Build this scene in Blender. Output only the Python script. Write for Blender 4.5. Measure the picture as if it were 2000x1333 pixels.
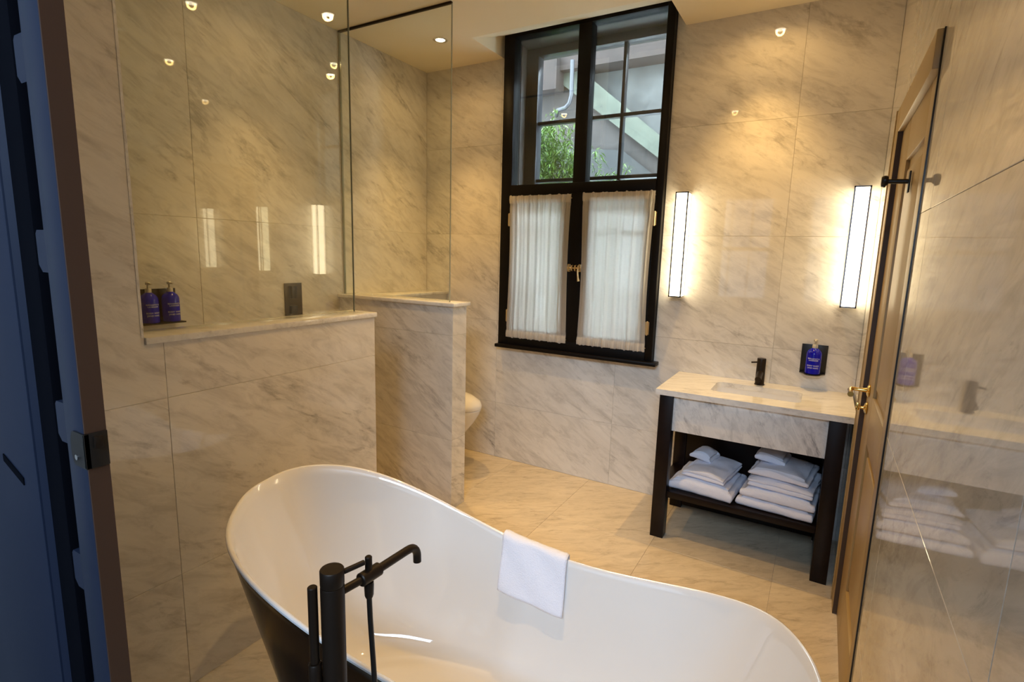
import bpy, bmesh, math, random
from mathutils import Vector, Matrix, noise

# ------------------------------------------------------------------ scene, camera, light
random.seed(11)
SC = bpy.context.scene
COL = SC.collection
for o_ in list(bpy.data.objects):
    bpy.data.objects.remove(o_)
PI = math.pi

cam_d = bpy.data.cameras.new('camera')
cam = bpy.data.objects.new('camera', cam_d); COL.objects.link(cam)
CAM = Vector((2.75929566, -3.37130621, 1.56214383))
YAW, PITCH, ROLL, FPX = 0.524749827, -0.162198589, 0.0272560605, 1039.71747
fw = Vector((-math.sin(YAW)*math.cos(PITCH), math.cos(YAW)*math.cos(PITCH), math.sin(PITCH)))
rt = Vector((math.cos(YAW), math.sin(YAW), 0)); up = rt.cross(fw)
r2 = math.cos(ROLL)*rt + math.sin(ROLL)*up
u2 = -math.sin(ROLL)*rt + math.cos(ROLL)*up
cam.matrix_world = Matrix(((r2.x, u2.x, -fw.x, CAM.x), (r2.y, u2.y, -fw.y, CAM.y), (r2.z, u2.z, -fw.z, CAM.z), (0, 0, 0, 1)))
cam_d.sensor_fit = 'HORIZONTAL'; cam_d.sensor_width = 36.0
cam_d.lens = FPX/2000*36
cam_d.clip_start = 0.02
SC.camera = cam

W = bpy.data.worlds.new('world'); SC.world = W; W.use_nodes = True
bg = W.node_tree.nodes['Background']
bg.inputs['Color'].default_value = (0.72, 0.88, 1.0, 1)
bg.inputs['Strength'].default_value = 17.0

SC.view_settings.view_transform = 'Standard'
SC.view_settings.look = 'None'
SC.view_settings.gamma = 1.0
SC.view_settings.use_curve_mapping = False
SC.view_settings.exposure = 0.06
SC.cycles.max_bounces = 10
SC.cycles.diffuse_bounces = 7
SC.cycles.glossy_bounces = 5
SC.cycles.transmission_bounces = 8
SC.cycles.transparent_max_bounces = 12
SC.cycles.sample_clamp_indirect = 6.0
SC.cycles.use_denoising = True
SC.cycles.caustics_reflective = False
SC.cycles.caustics_refractive = False

WARM = (1.0, 0.60, 0.20)
DOWNLIGHT_W = 76.0
SCONCE_EMIT = 9.5
SCONCE_COL = (1.0, 0.83, 0.53)
DAY_COL = (0.58, 0.77, 1.0)
# daylight through the two windows of the room behind the camera
def day_window(x, y, z, w, h, p):
    l = bpy.data.lights.new('daylight', 'AREA'); l.shape = 'RECTANGLE'; l.size = w; l.size_y = h
    l.energy = p; l.color = DAY_COL
    o = bpy.data.objects.new('daylight', l); COL.objects.link(o)
    o.location = (x, y, z); o.rotation_euler = (PI/2, 0, 0)   # faces +Y
    return o
day_window(1.45, -6.62, 1.75, 0.95, 1.7, 9)
day_window(2.95, -6.62, 1.75, 0.95, 1.7, 9)
# the sky seen through the tall fanlights above them, over the roofs across the street
SKYL = day_window(3.25, -6.30, 3.62, 2.2, 0.95, 200)
SKYL.rotation_euler = (PI/2-math.radians(32), 0, 0)

# ------------------------------------------------------------------ materials
def new_mat(name):
    m = bpy.data.materials.new(name); m.use_nodes = True
    nt = m.node_tree; b = nt.nodes['Principled BSDF']
    return m, nt, b
def N(nt, t, **kw):
    n = nt.nodes.new(t)
    for k, v in kw.items():
        setattr(n, k, v)
    return n
def link(nt, a, b): nt.links.new(a, b)
def setin(n, **kw):
    for k, v in kw.items():
        n.inputs[k.replace('_', ' ')].default_value = v

def plain(name, col, rough=0.5, metal=0.0, bump=0.0, bscale=60, vary=0.0, vscale=6, spec=None, coat=0.0):
    m, nt, b = new_mat(name)
    b.inputs['Base Color'].default_value = (*col, 1)
    b.inputs['Roughness'].default_value = rough
    b.inputs['Metallic'].default_value = metal
    if spec is not None: b.inputs['Specular IOR Level'].default_value = spec
    if coat: b.inputs['Coat Weight'].default_value = coat; b.inputs['Coat Roughness'].default_value = 0.03
    tc = N(nt, 'ShaderNodeTexCoord')
    if vary:
        nz = N(nt, 'ShaderNodeTexNoise'); setin(nz, Scale=vscale, Detail=5.0, Roughness=0.6)
        link(nt, tc.outputs['Object'], nz.inputs['Vector'])
        mx = N(nt, 'ShaderNodeMixRGB'); mx.blend_type = 'MULTIPLY'; mx.inputs['Color1'].default_value = (*col, 1)
        cr = N(nt, 'ShaderNodeValToRGB')
        cr.color_ramp.elements[0].color = (1-vary,)*3 + (1,); cr.color_ramp.elements[0].position = .3
        cr.color_ramp.elements[1].color = (1+vary*.3,)*3 + (1,); cr.color_ramp.elements[1].position = .7
        link(nt, nz.outputs['Fac'], cr.inputs['Fac']); mx.inputs['Fac'].default_value = 1
        link(nt, cr.outputs['Color'], mx.inputs['Color2']); link(nt, mx.outputs['Color'], b.inputs['Base Color'])
    if bump:
        nb = N(nt, 'ShaderNodeTexNoise'); setin(nb, Scale=bscale, Detail=3.0)
        link(nt, tc.outputs['Object'], nb.inputs['Vector'])
        bp = N(nt, 'ShaderNodeBump'); bp.inputs['Strength'].default_value = bump; bp.inputs['Distance'].default_value = 0.004
        link(nt, nb.outputs['Fac'], bp.inputs['Height']); link(nt, bp.outputs['Normal'], b.inputs['Normal'])
    return m

def marble(name, base, vein, amount, rough, direction=(1, 1, -.62), cloud=0.30, scale=1.0):
    m, nt, b = new_mat(name)
    tc = N(nt, 'ShaderNodeTexCoord'); oi = N(nt, 'ShaderNodeObjectInfo')
    rnd = N(nt, 'ShaderNodeVectorMath', operation='MULTIPLY')
    comb = N(nt, 'ShaderNodeCombineXYZ')
    for i, k in enumerate((37.0, 61.0, 83.0)):
        mm = N(nt, 'ShaderNodeMath', operation='MULTIPLY'); mm.inputs[1].default_value = k
        link(nt, oi.outputs['Random'], mm.inputs[0]); link(nt, mm.outputs[0], comb.inputs[i])
    add = N(nt, 'ShaderNodeVectorMath', operation='ADD')
    link(nt, tc.outputs['Object'], add.inputs[0]); link(nt, comb.outputs[0], add.inputs[1])
    d = Vector(direction).normalized()
    q = d.to_track_quat('X', 'Z').inverted()
    mp = N(nt, 'ShaderNodeMapping'); mp.inputs['Rotation'].default_value = q.to_euler()
    link(nt, add.outputs[0], mp.inputs['Vector'])
    mp2 = N(nt, 'ShaderNodeMapping'); mp2.inputs['Scale'].default_value = (0.34*scale, 1.15*scale, 1.15*scale)
    link(nt, mp.outputs[0], mp2.inputs['Vector'])
    def vein_layer(sc, det, dist, width):
        n = N(nt, 'ShaderNodeTexNoise'); setin(n, Scale=sc, Detail=det, Roughness=0.62, Distortion=dist)
        link(nt, mp2.outputs[0], n.inputs['Vector'])
        a = N(nt, 'ShaderNodeMath', operation='SUBTRACT'); a.inputs[1].default_value = 0.5
        link(nt, n.outputs['Fac'], a.inputs[0])
        ab = N(nt, 'ShaderNodeMath', operation='ABSOLUTE'); link(nt, a.outputs[0], ab.inputs[0])
        mr = N(nt, 'ShaderNodeMapRange'); mr.inputs['From Min'].default_value = 0; mr.inputs['From Max'].default_value = width
        mr.inputs['To Min'].default_value = 1; mr.inputs['To Max'].default_value = 0
        link(nt, ab.outputs[0], mr.inputs['Value'])
        return mr.outputs[0]
    v1 = vein_layer(1.9, 10, .35, 0.020)
    # short dark flecks and streaks along the bed of the stone
    def flecks(sc, lo, hi, det=6.0):
        n = N(nt, 'ShaderNodeTexNoise'); setin(n, Scale=sc, Detail=det, Roughness=0.70, Distortion=.7); link(nt, mp2.outputs[0], n.inputs['Vector'])
        r = N(nt, 'ShaderNodeMapRange'); r.inputs['From Min'].default_value = lo; r.inputs['From Max'].default_value = hi
        link(nt, n.outputs['Fac'], r.inputs['Value']); return r.outputs[0]
    def mul(a, b):
        m_ = N(nt, 'ShaderNodeMath', operation='MULTIPLY'); link(nt, a, m_.inputs[0])
        if isinstance(b, float): m_.inputs[1].default_value = b
        else: link(nt, b, m_.inputs[1])
        return m_.outputs[0]
    def plus(a, b):
        m_ = N(nt, 'ShaderNodeMath', operation='ADD'); m_.use_clamp = True; link(nt, a, m_.inputs[0]); link(nt, b, m_.inputs[1]); return m_.outputs[0]
    brk = flecks(3.0, .46, .64, 4.0)
    s1 = mul(mul(v1, brk), amount*.8)
    s2 = mul(flecks(15.0, .46, .76, 10.0), amount*.85)      # fine bedding streaks
    s3 = mul(mul(flecks(24.0, .54, .72), flecks(6.0, .44, .62, 3.0)), amount*1.0)   # short dark flecks
    s4 = mul(flecks(4.2, .38, .72, 9.0), cloud)
    class _S: pass
    sm = _S(); sm.outputs = [plus(plus(s1, s2), plus(s3, s4))]
    mix = N(nt, 'ShaderNodeMixRGB'); mix.inputs['Color1'].default_value = (*base, 1); mix.inputs['Color2'].default_value = (*vein, 1)
    link(nt, sm.outputs[0], mix.inputs['Fac']); link(nt, mix.outputs[0], b.inputs['Base Color'])
    b.inputs['Roughness'].default_value = rough
    return m

def thin_glass(name, tint=(0.94, 0.97, 0.95), ior=1.5):
    m = bpy.data.materials.new(name); m.use_nodes = True; nt = m.node_tree; nt.nodes.clear()
    out = N(nt, 'ShaderNodeOutputMaterial'); mix = N(nt, 'ShaderNodeMixShader')
    tr = N(nt, 'ShaderNodeBsdfTransparent'); tr.inputs['Color'].default_value = (*tint, 1)
    gl = N(nt, 'ShaderNodeBsdfGlossy'); gl.inputs['Roughness'].default_value = 0.0; gl.inputs['Color'].default_value = (1, 1, 1, 1)
    lw = N(nt, 'ShaderNodeLayerWeight'); lw.inputs['Blend'].default_value = 0.5
    pw = N(nt, 'ShaderNodeMath', operation='POWER'); pw.inputs[1].default_value = 5.0; link(nt, lw.outputs['Facing'], pw.inputs[0])
    fr = N(nt, 'ShaderNodeMath', operation='MULTIPLY_ADD'); fr.inputs[1].default_value = 0.95; fr.inputs[2].default_value = 0.042
    link(nt, pw.outputs[0], fr.inputs[0])
    link(nt, fr.outputs[0], mix.inputs['Fac']); link(nt, tr.outputs[0], mix.inputs[1]); link(nt, gl.outputs[0], mix.inputs[2])
    link(nt, mix.outputs[0], out.inputs['Surface'])
    return m

def emitter(name, col, strength):
    m = bpy.data.materials.new(name); m.use_nodes = True; nt = m.node_tree; nt.nodes.clear()
    out = N(nt, 'ShaderNodeOutputMaterial'); e = N(nt, 'ShaderNodeEmission')
    e.inputs['Color'].default_value = (*col, 1); e.inputs['Strength'].default_value = strength
    link(nt, e.outputs[0], out.inputs['Surface'])
    return m

def cloth_translucent(name, col, trans=0.55):
    m = bpy.data.materials.new(name); m.use_nodes = True; nt = m.node_tree; nt.nodes.clear()
    out = N(nt, 'ShaderNodeOutputMaterial')
    tc = N(nt, 'ShaderNodeTexCoord')
    df = N(nt, 'ShaderNodeBsdfDiffuse'); tl = N(nt, 'ShaderNodeBsdfTranslucent'); mx = N(nt, 'ShaderNodeMixShader')
    # woven slubs
    mp = N(nt, 'ShaderNodeMapping'); mp.inputs['Scale'].default_value = (40, 40, 500)
    link(nt, tc.outputs['Object'], mp.inputs['Vector'])
    nz = N(nt, 'ShaderNodeTexNoise'); setin(nz, Scale=1.0, Detail=3.0); link(nt, mp.outputs[0], nz.inputs['Vector'])
    cr = N(nt, 'ShaderNodeMixRGB'); cr.inputs['Color1'].default_value = (col[0]*.88, col[1]*.88, col[2]*.88, 1); cr.inputs['Color2'].default_value = (*col, 1)
    link(nt, nz.outputs['Fac'], cr.inputs['Fac'])
    link(nt, cr.outputs[0], df.inputs['Color']); link(nt, cr.outputs[0], tl.inputs['Color'])
    mx.inputs['Fac'].default_value = trans
    tp = N(nt, 'ShaderNodeBsdfTransparent'); mx2 = N(nt, 'ShaderNodeMixShader'); mx2.inputs['Fac'].default_value = 0.03
    link(nt, df.outputs[0], mx.inputs[1]); link(nt, tl.outputs[0], mx.inputs[2])
    link(nt, mx.outputs[0], mx2.inputs[1]); link(nt, tp.outputs[0], mx2.inputs[2])
    link(nt, mx2.outputs[0], out.inputs['Surface'])
    return m

M = {}
M['marble'] = marble('carrara_wall', (0.79, 0.755, 0.69), (0.33, 0.305, 0.27), 0.60, 0.03, direction=(0, 1, -.62))
M['marble_y'] = marble('carrara_wall_crosscut', (0.79, 0.755, 0.69), (0.33, 0.305, 0.27), 0.60, 0.03, direction=(1, 0, -.55))
M['marble_floor'] = marble('carrara_floor', (0.68, 0.585, 0.43), (0.34, 0.28, 0.20), 0.6, 0.22, direction=(1, .75, 0), cloud=.30, scale=1.5)
M['marble_top'] = marble('carrara_top', (0.80, 0.785, 0.75), (0.30, 0.30, 0.31), 0.75, 0.10, direction=(.5, .3, -1), cloud=.12, scale=1.5)
M['marble_slab'] = marble('carrara_slab', (0.80, 0.78, 0.73), (0.38, 0.36, 0.34), 0.55, 0.09, direction=(1, .45, 0), cloud=.10, scale=1.6)
M['grout'] = plain('grout', (0.60, 0.54, 0.44), 0.9)
M['ceiling'] = plain('ceiling_paint', (0.88, 0.79, 0.60), 0.8, bump=.05, bscale=120)
M['plaster'] = plain('hall_paint', (0.30, 0.30, 0.31), 0.9)
M['hall_floor'] = plain('hall_floor_wood', (0.06, 0.055, 0.05), 0.6, vary=.3)
M['black_wood'] = plain('black_painted_wood', (0.004, 0.0028, 0.0022), 0.45, spec=.18, bump=.02, bscale=30)
M['wenge'] = plain('dark_stained_wood', (0.010, 0.005, 0.004), 0.36, spec=.22, bump=.04, bscale=25, vary=.4, vscale=10)
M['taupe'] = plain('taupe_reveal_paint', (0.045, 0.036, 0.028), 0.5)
M['sash'] = plain('dark_sash_paint', (0.022, 0.026, 0.034), 0.32)
M['bronze'] = plain('dark_bronze', (0.017, 0.010, 0.006), 0.42, metal=.3, spec=.3)
M['blackmetal'] = plain('black_metal', (0.012, 0.010, 0.009), 0.35, metal=.3)
M['brass'] = plain('polished_brass', (0.83, 0.56, 0.17), 0.16, metal=1)
M['oldbrass'] = plain('pale_brass', (0.80, 0.62, 0.34), 0.3, metal=1)
M['chrome'] = plain('chrome', (0.75, 0.75, 0.75), 0.12, metal=1)
M['glass'] = thin_glass('shower_glass', (0.955, 0.975, 0.95))
M['glass_edge'] = plain('glass_edge', (0.30, 0.31, 0.24), 0.1)
M['pane'] = thin_glass('window_glass', (0.985, 0.992, 0.99))
M['ceramic'] = plain('white_ceramic', (0.82, 0.80, 0.76), 0.08)
M['enamel'] = plain('white_enamel', (0.73, 0.72, 0.705), 0.04, coat=.5)
M['tubblack'] = plain('black_enamel', (0.003, 0.003, 0.004), 0.16, spec=.22)
M['towel'] = plain('white_terry', (0.79, 0.82, 0.93), 0.95, bump=.6, bscale=260)
M['linen'] = cloth_translucent('linen_voile', (0.97, 0.93, 0.86), .64)
M['door_paint'] = plain('door_paint', (0.38, 0.265, 0.115), 0.40)
M['leaf_paint'] = plain('leaf_paint', (0.013, 0.020, 0.044), 0.45)
M['leaf_dark'] = plain('leaf_recess_shade', (0.003, 0.0035, 0.006), 0.8, spec=.04)  # near-black: shade of the leaf recesses put into the colour
M['leaf_edge'] = plain('leaf_edge_warm', (0.060, 0.026, 0.013), 0.5)  # leaf edge in brown: warm bathroom light put into the colour
M['cobalt'] = plain('cobalt_bottle', (0.004, 0.005, 0.40), 0.12, spec=.3)
M['white_print'] = plain('white_print', (0.75, 0.75, 0.78), 0.5)
M['pump'] = plain('clear_pump', (0.50, 0.46, 0.38), 0.2)
M['lampframe'] = plain('dark_chrome', (0.22, 0.20, 0.21), 0.2, metal=1)
M['sconce'] = emitter('sconce_diffuser', SCONCE_COL, SCONCE_EMIT)
M['lampface'] = emitter('downlight_face', (1.0, 0.90, 0.72), 14.0)
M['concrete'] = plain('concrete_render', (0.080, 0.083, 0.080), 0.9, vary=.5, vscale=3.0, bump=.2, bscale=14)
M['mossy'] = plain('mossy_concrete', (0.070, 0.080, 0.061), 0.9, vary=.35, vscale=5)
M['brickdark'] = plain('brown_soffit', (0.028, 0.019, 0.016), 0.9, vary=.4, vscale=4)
M['pipe'] = plain('grey_pipe', (0.03, 0.033, 0.04), 0.4)
M['leafgreen'] = plain('bamboo_leaf', (0.10, 0.19, 0.018), 0.5, vary=.3, vscale=9)
M['stalk'] = plain('bamboo_stalk', (0.18, 0.26, 0.06), 0.5)
M['ground'] = plain('paving', (0.55, 0.55, 0.54), 0.9, vary=.3)

# ------------------------------------------------------------------ helpers
def tag(o, label=None, cat=None, group=None, kind=None):
    if label: o['label'] = label
    if cat: o['category'] = cat
    if group: o['group'] = group
    if kind: o['kind'] = kind
    return o
def empty(name, loc=(0, 0, 0), rz=0.0):
    o = bpy.data.objects.new(name, None); COL.objects.link(o)
    o.location = loc; o.rotation_euler = (0, 0, rz); o.empty_display_size = .05
    return o
def link_mesh(name, me, mat, parent=None, loc=(0, 0, 0), mats=None):
    o = bpy.data.objects.new(name, me); COL.objects.link(o)
    for mm in (mats or [mat]): me.materials.append(mm)
    o.location = loc
    if parent: o.parent = parent
    return o
def smooth(me, ang=40):
    me.shade_smooth()
    bm = bmesh.new(); bm.from_mesh(me)
    lim = math.radians(ang)
    for e in bm.edges:
        e.smooth = not (len(e.link_faces) == 2 and e.calc_face_angle(0) > lim)
    bm.to_mesh(me); bm.free()
class B:
    """collects shapes, then becomes one mesh object"""
    def __init__(s): s.bm = bmesh.new()
    def box(s, x0, x1, y0, y1, z0, z1, bev=0.0, seg=2):
        bm = bmesh.new()
        vs = [bm.verts.new((x, y, z)) for x in (x0, x1) for y in (y0, y1) for z in (z0, z1)]
        for f in ((0, 1, 3, 2), (4, 6, 7, 5), (0, 4, 5, 1), (2, 3, 7, 6), (0, 2, 6, 4), (1, 5, 7, 3)):
            bm.faces.new([vs[i] for i in f])
        bmesh.ops.recalc_face_normals(bm, faces=bm.faces)
        if bev: bmesh.ops.bevel(bm, geom=bm.edges[:], offset=bev, segments=seg, profile=.5, affect='EDGES')
        s._take(bm); return s
    def _take(s, bm, mat=None):
        me = bpy.data.meshes.new('tmp'); bm.to_mesh(me); bm.free()
        if mat is not None: me.transform(mat)
        s.bm.from_mesh(me); bpy.data.meshes.remove(me)
    def lathe(s, prof, n=32, mat=None, cap=True):
        """prof: list of (r, z)"""
        bm = bmesh.new(); rings = []
        for r, z in prof:
            if r < 1e-6: rings.append([bm.verts.new((0, 0, z))])
            else: rings.append([bm.verts.new((r*math.cos(2*PI*i/n), r*math.sin(2*PI*i/n), z)) for i in range(n)])
        for a, b in zip(rings, rings[1:]):
            for i in range(n):
                j = (i+1) % n
                va = [a[0]] if len(a) == 1 else [a[i], a[j]]
                vb = [b[0]] if len(b) == 1 else [b[j], b[i]]
                if len(va)+len(vb) > 2: bm.faces.new(va+vb)
        if cap:
            for r_ in (rings[0], rings[-1]):
                if len(r_) > 2: bm.faces.new(r_)
        bmesh.ops.recalc_face_normals(bm, faces=bm.faces)
        s._take(bm, mat); return s
    def rod(s, p, q, r, n=20, bev=0.0):
        p, q = Vector(p), Vector(q); d = q-p; L = d.length
        rot = d.to_track_quat('Z', 'Y').to_matrix().to_4x4()
        b = min(bev, r*.9)
        prof = [(r-b, 0), (r, b), (r, L-b), (r-b, L)] if b else [(r, 0), (r, L)]
        return s.lathe([(0, 0)]+prof+[(0, L)], n, Matrix.Translation(p) @ rot, cap=False)
    def tube(s, pts, r, n=12, caps=True):
        pts = [Vector(p) for p in pts]; bm = bmesh.new(); rings = []
        t0 = (pts[1]-pts[0]).normalized(); nrm = t0.orthogonal().normalized()
        for i, p in enumerate(pts):
            t = (pts[min(i+1, len(pts)-1)]-pts[max(i-1, 0)]).normalized()
            nrm = (nrm - t*nrm.dot(t)).normalized(); bn = t.cross(nrm)
            rr = r[i] if isinstance(r, (list, tuple)) else r
            rings.append([bm.verts.new(p+rr*(math.cos(2*PI*k/n)*nrm+math.sin(2*PI*k/n)*bn)) for k in range(n)])
        for a, b in zip(rings, rings[1:]):
            for k in range(n): bm.faces.new((a[k], a[(k+1) % n], b[(k+1) % n], b[k]))
        if caps: bm.faces.new(rings[0][::-1]); bm.faces.new(rings[-1])
        bmesh.ops.recalc_face_normals(bm, faces=bm.faces)
        s._take(bm); return s
    def prism(s, poly, axis, a, b):
        """poly: 2D points; axis 'x','y','z' extruded from a to b"""
        bm = bmesh.new()
        def P(u, v, w): return {'x': (w, u, v), 'y': (u, w, v), 'z': (u, v, w)}[axis]
        A = [bm.verts.new(P(u, v, a)) for u, v in poly]; C = [bm.verts.new(P(u, v, b)) for u, v in poly]
        bm.faces.new(A); bm.faces.new(C[::-1]); n = len(poly)
        for i in range(n): bm.faces.new((A[i], A[(i+1) % n], C[(i+1) % n], C[i]))
        bmesh.ops.recalc_face_normals(bm, faces=bm.faces)
        s._take(bm); return s
    def build(s, name, mat, parent=None, loc=None, smooth_ang=40, origin=None):
        """origin: world point that becomes the object's origin"""
        me = bpy.data.meshes.new(name); s.bm.to_mesh(me); s.bm.free()
        if smooth_ang: smooth(me, smooth_ang)
        o = link_mesh(name, me, mat, parent)
        if origin is not None:
            me.transform(Matrix.Translation(-Vector(origin))); o.location = origin
        elif loc is not None: o.location = loc
        return o
def arc(c, r, a0, a1, n, plane='yz'):
    out = []
    for i in range(n+1):
        a = a0+(a1-a0)*i/n
        u, v = r*math.cos(a), r*math.sin(a)
        out.append({'yz': (c[0], c[1]+u, c[2]+v), 'xz': (c[0]+u, c[1], c[2]+v), 'xy': (c[0]+u, c[1]+v, c[2])}[plane])
    return out

GAP = 0.0006
def tile(parent, axis, plane, out, u0, u1, v0, v1, mat, holes=(), th=0.010, name='tile'):
    """one slab on a wall plane.  axis: normal axis; out: +1/-1 = side it faces; the face lies ON plane."""
    if axis == 'y' and mat is M['marble']: mat = M['marble_y']     # slabs cut along the bed of the stone
    cells = [(u0+GAP, u1-GAP, v0+GAP, v1-GAP)]
    for (a, b, c, d) in holes:
        nxt = []
        for (p, q, r, t) in cells:
            if b <= p or a >= q or d <= r or c >= t: nxt.append((p, q, r, t)); continue
            us = sorted({p, q, min(max(a, p), q), min(max(b, p), q)}); vs_ = sorted({r, t, min(max(c, r), t), min(max(d, r), t)})
            for i in range(len(us)-1):
                for j in range(len(vs_)-1):
                    mu, mv = (us[i]+us[i+1])/2, (vs_[j]+vs_[j+1])/2
                    if not (a < mu < b and c < mv < d): nxt.append((us[i], us[i+1], vs_[j], vs_[j+1]))
        cells = nxt
    cells = [c for c in cells if c[1]-c[0] > .004 and c[3]-c[2] > .004]
    if not cells: return None
    me = bpy.data.meshes.new(name); bm = bmesh.new()
    cu, cv = (u0+u1)/2, (v0+v1)/2
    def P(u, v, w):
        w = -out*w if axis != 'none' else w
        return {'x': (w, u-cu, v-cv), 'y': (u-cu, w, v-cv), 'z': (u-cu, v-cv, w)}[axis]
    ch = 0.0009
    single = len(cells) == 1
    for (p, q, r, t) in cells:
        e = ch if single else 0
        A = [bm.verts.new(P(*x, 0)) for x in ((p+e, r+e), (q-e, r+e), (q-e, t-e), (p+e, t-e))]
        bm.faces.new(A)
        if single:
            C = [bm.verts.new(P(*x, ch)) for x in ((p, r), (q, r), (q, t), (p, t))]
            for i in range(4): bm.faces.new((A[i], A[(i+1) % 4], C[(i+1) % 4], C[i]))
        else: C = A
        D = [bm.verts.new(P(*x, th)) for x in ((p, r), (q, r), (q, t), (p, t))]
        for i in range(4): bm.faces.new((C[i], C[(i+1) % 4], D[(i+1) % 4], D[i]))
    bmesh.ops.recalc_face_normals(bm, faces=bm.faces)
    # make the front face look outwards
    bm.to_mesh(me); bm.free()
    f0 = me.polygons[0].normal
    want = {'x': Vector((out, 0, 0)), 'y': Vector((0, out, 0)), 'z': Vector((0, 0, out))}[axis]
    if f0.dot(want) < 0: me.flip_normals()
    loc = {'x': (plane, cu, cv), 'y': (cu, plane, cv), 'z': (cu, cv, plane)}[axis]
    return link_mesh(name, me, mat, parent, loc)
def tiles(parent, axis, plane, out, us, vs, mat, holes=(), name='tile'):
    for i in range(len(us)-1):
        for j in range(len(vs)-1):
            tile(parent, axis, plane, out, us[i], us[i+1], vs[j], vs[j+1], mat, holes, name=name)
def clip(lo, hi, marks): return [lo]+[m for m in sorted(marks) if lo+.01 < m < hi-.01]+[hi]

# ------------------------------------------------------------------ the room
XR, H, YF = 2.9635, 2.897, -2.968
ROWS = [.435, 1.067, 1.699, 2.331]
TH = 0.003
WIN = (.715, 1.865, .90, 3.03)          # window hole in the back wall
DOOR = (-1.530, -.63, 0.0, 2.165)         # architrave footprint on the right wall

# floor
fl = B().box(-.2, 3.4, -3.06, .16, -.12, -TH).build('floor', M['grout']); tag(fl, kind='structure')
tiles(fl, 'z', 0, 1, clip(0, XR+.15, [.25+.61*k for k in range(6)]), clip(-3.06, 0, [-.62-.61*k for k in range(5)]), M['marble_floor'])
# back wall
bw = B()
x0, x1, z0, z1 = WIN
bw.box(-.2, x0, TH, .18, -.1, 3.1); bw.box(x1, 3.4, TH, .18, -.1, 3.1); bw.box(x0, x1, TH, .18, -.1, z0); bw.box(x0, x1, TH, .18, z1, 3.1)
bw = bw.build('wall_back', M['grout']); tag(bw, kind='structure')
tiles(bw, 'y', 0, -1, clip(0, XR, [.675, 1.61, 2.545]), clip(0, 3.05, ROWS), M['marble'], [(x0-.002, x1+.002, z0-.002, z1+.002)])
# left wall
lw = B().box(-.16, -TH, -3.06, .16, -.1, 3.0).build('wall_left', M['grout']); tag(lw, kind='structure')
tiles(lw, 'x', 0, 1, clip(YF, 0, [-.87, -1.805, -2.74]), clip(0, H, ROWS[:3]), M['marble'])
# right wall
rw = B()
rw.box(XR+TH, XR+.16, -3.07, DOOR[0], -.1, 3.0); rw.box(XR+TH, XR+.16, DOOR[1], .16, -.1, 3.0); rw.box(XR+TH, XR+.16, DOOR[0], DOOR[1], DOOR[3], 3.0)
rw = rw.build('wall_right', M['grout']); tag(rw, kind='structure')
tiles(rw, 'x', XR, -1, clip(-3.07, 0, [-.77, -1.71, -2.645]), clip(0, H, ROWS), M['marble'], [(DOOR[0], DOOR[1], -.1, DOOR[3])])
# front wall left of the doorway, behind the leaf
fwl = B().box(-.2, 1.08, YF, YF-.12, -.1, 3.0); fwl.box(1.08, 3.4, YF, YF-.12, 2.40, 3.0)
fwl = fwl.build('wall_front', M['plaster']); tag(fwl, kind='structure')
# ceiling with the splayed recess over the window
RX0, RX1, RY = .685, 1.915, -.40
cb = B()
cb.box(-.2, RX0-.02, -3.1, .16, H, H+.06); cb.box(RX1+.02, 3.4, -3.1, .16, H, H+.06); cb.box(RX0-.02, RX1+.02, -3.1, RY, H, H+.06)
cb.prism([(RY, H), (.012, 3.045), (.012, 3.12), (RY, 3.12)], 'x', RX0, RX1)
cb.prism([(RY, H), (.012, H), (.012, 3.12), (RY, 3.12)], 'x', RX0-.02, RX0)
cb.prism([(RY, H), (.012, H), (.012, 3.12), (RY, 3.12)], 'x', RX1, RX1+.02)
ce = cb.build('ceiling', M['ceiling'], smooth_ang=0); tag(ce, kind='structure')

# half-height shower wall and its full-height pier
CAPZ, CT = 1.273, 0.022
sw = B().box(.80+TH, .945-TH, YF, -1.538-TH, 0, CAPZ-CT)
sw = sw.build('wall_shower', M['grout']); tag(sw, kind='structure')
tiles(sw, 'x', .945, 1, [YF, -2.475], [0]+ROWS[:2], M['marble'])
tiles(sw, 'x', .945, 1, [-2.475, -1.538], clip(0, CAPZ-CT, ROWS), M['marble'])
pw = B().box(.80+TH, .945-TH, YF, -2.53-TH, CAPZ-CT, H).build('wall_pier', M['grout']); tag(pw, kind='structure')
B().box(.9455, .9462, -2.5385, -2.5310, CAPZ, H-.002).build('arris', M['marble_top'], pw, origin=(.9458, -2.534, 2.0))
PZ = [CAPZ-CT, H]
tile(pw, 'x', .945, 1, YF, -2.475, 1.067, H, M['marble'], [(-2.53, -2.47, CAPZ-CT-.001, H+1)])
tile(pw, 'x', .80, -1, YF, -2.53, PZ[0], PZ[1], M['marble'])
tile(pw, 'y', -2.53, 1, .80, .945, PZ[0], PZ[1], M['marble'])
tiles(sw, 'x', .80, -1, clip(YF, -1.538, [-2.475]), clip(0, CAPZ-CT, ROWS), M['marble'])
tiles(sw, 'y', -1.538, 1, [.80, .945], clip(0, CAPZ-CT, ROWS), M['marble'])
B().box(.785, .955, -2.529, -1.530, CAPZ-CT, CAPZ, .003).build('coping', M['marble_slab'], sw, origin=(.87, -2, CAPZ))
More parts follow.
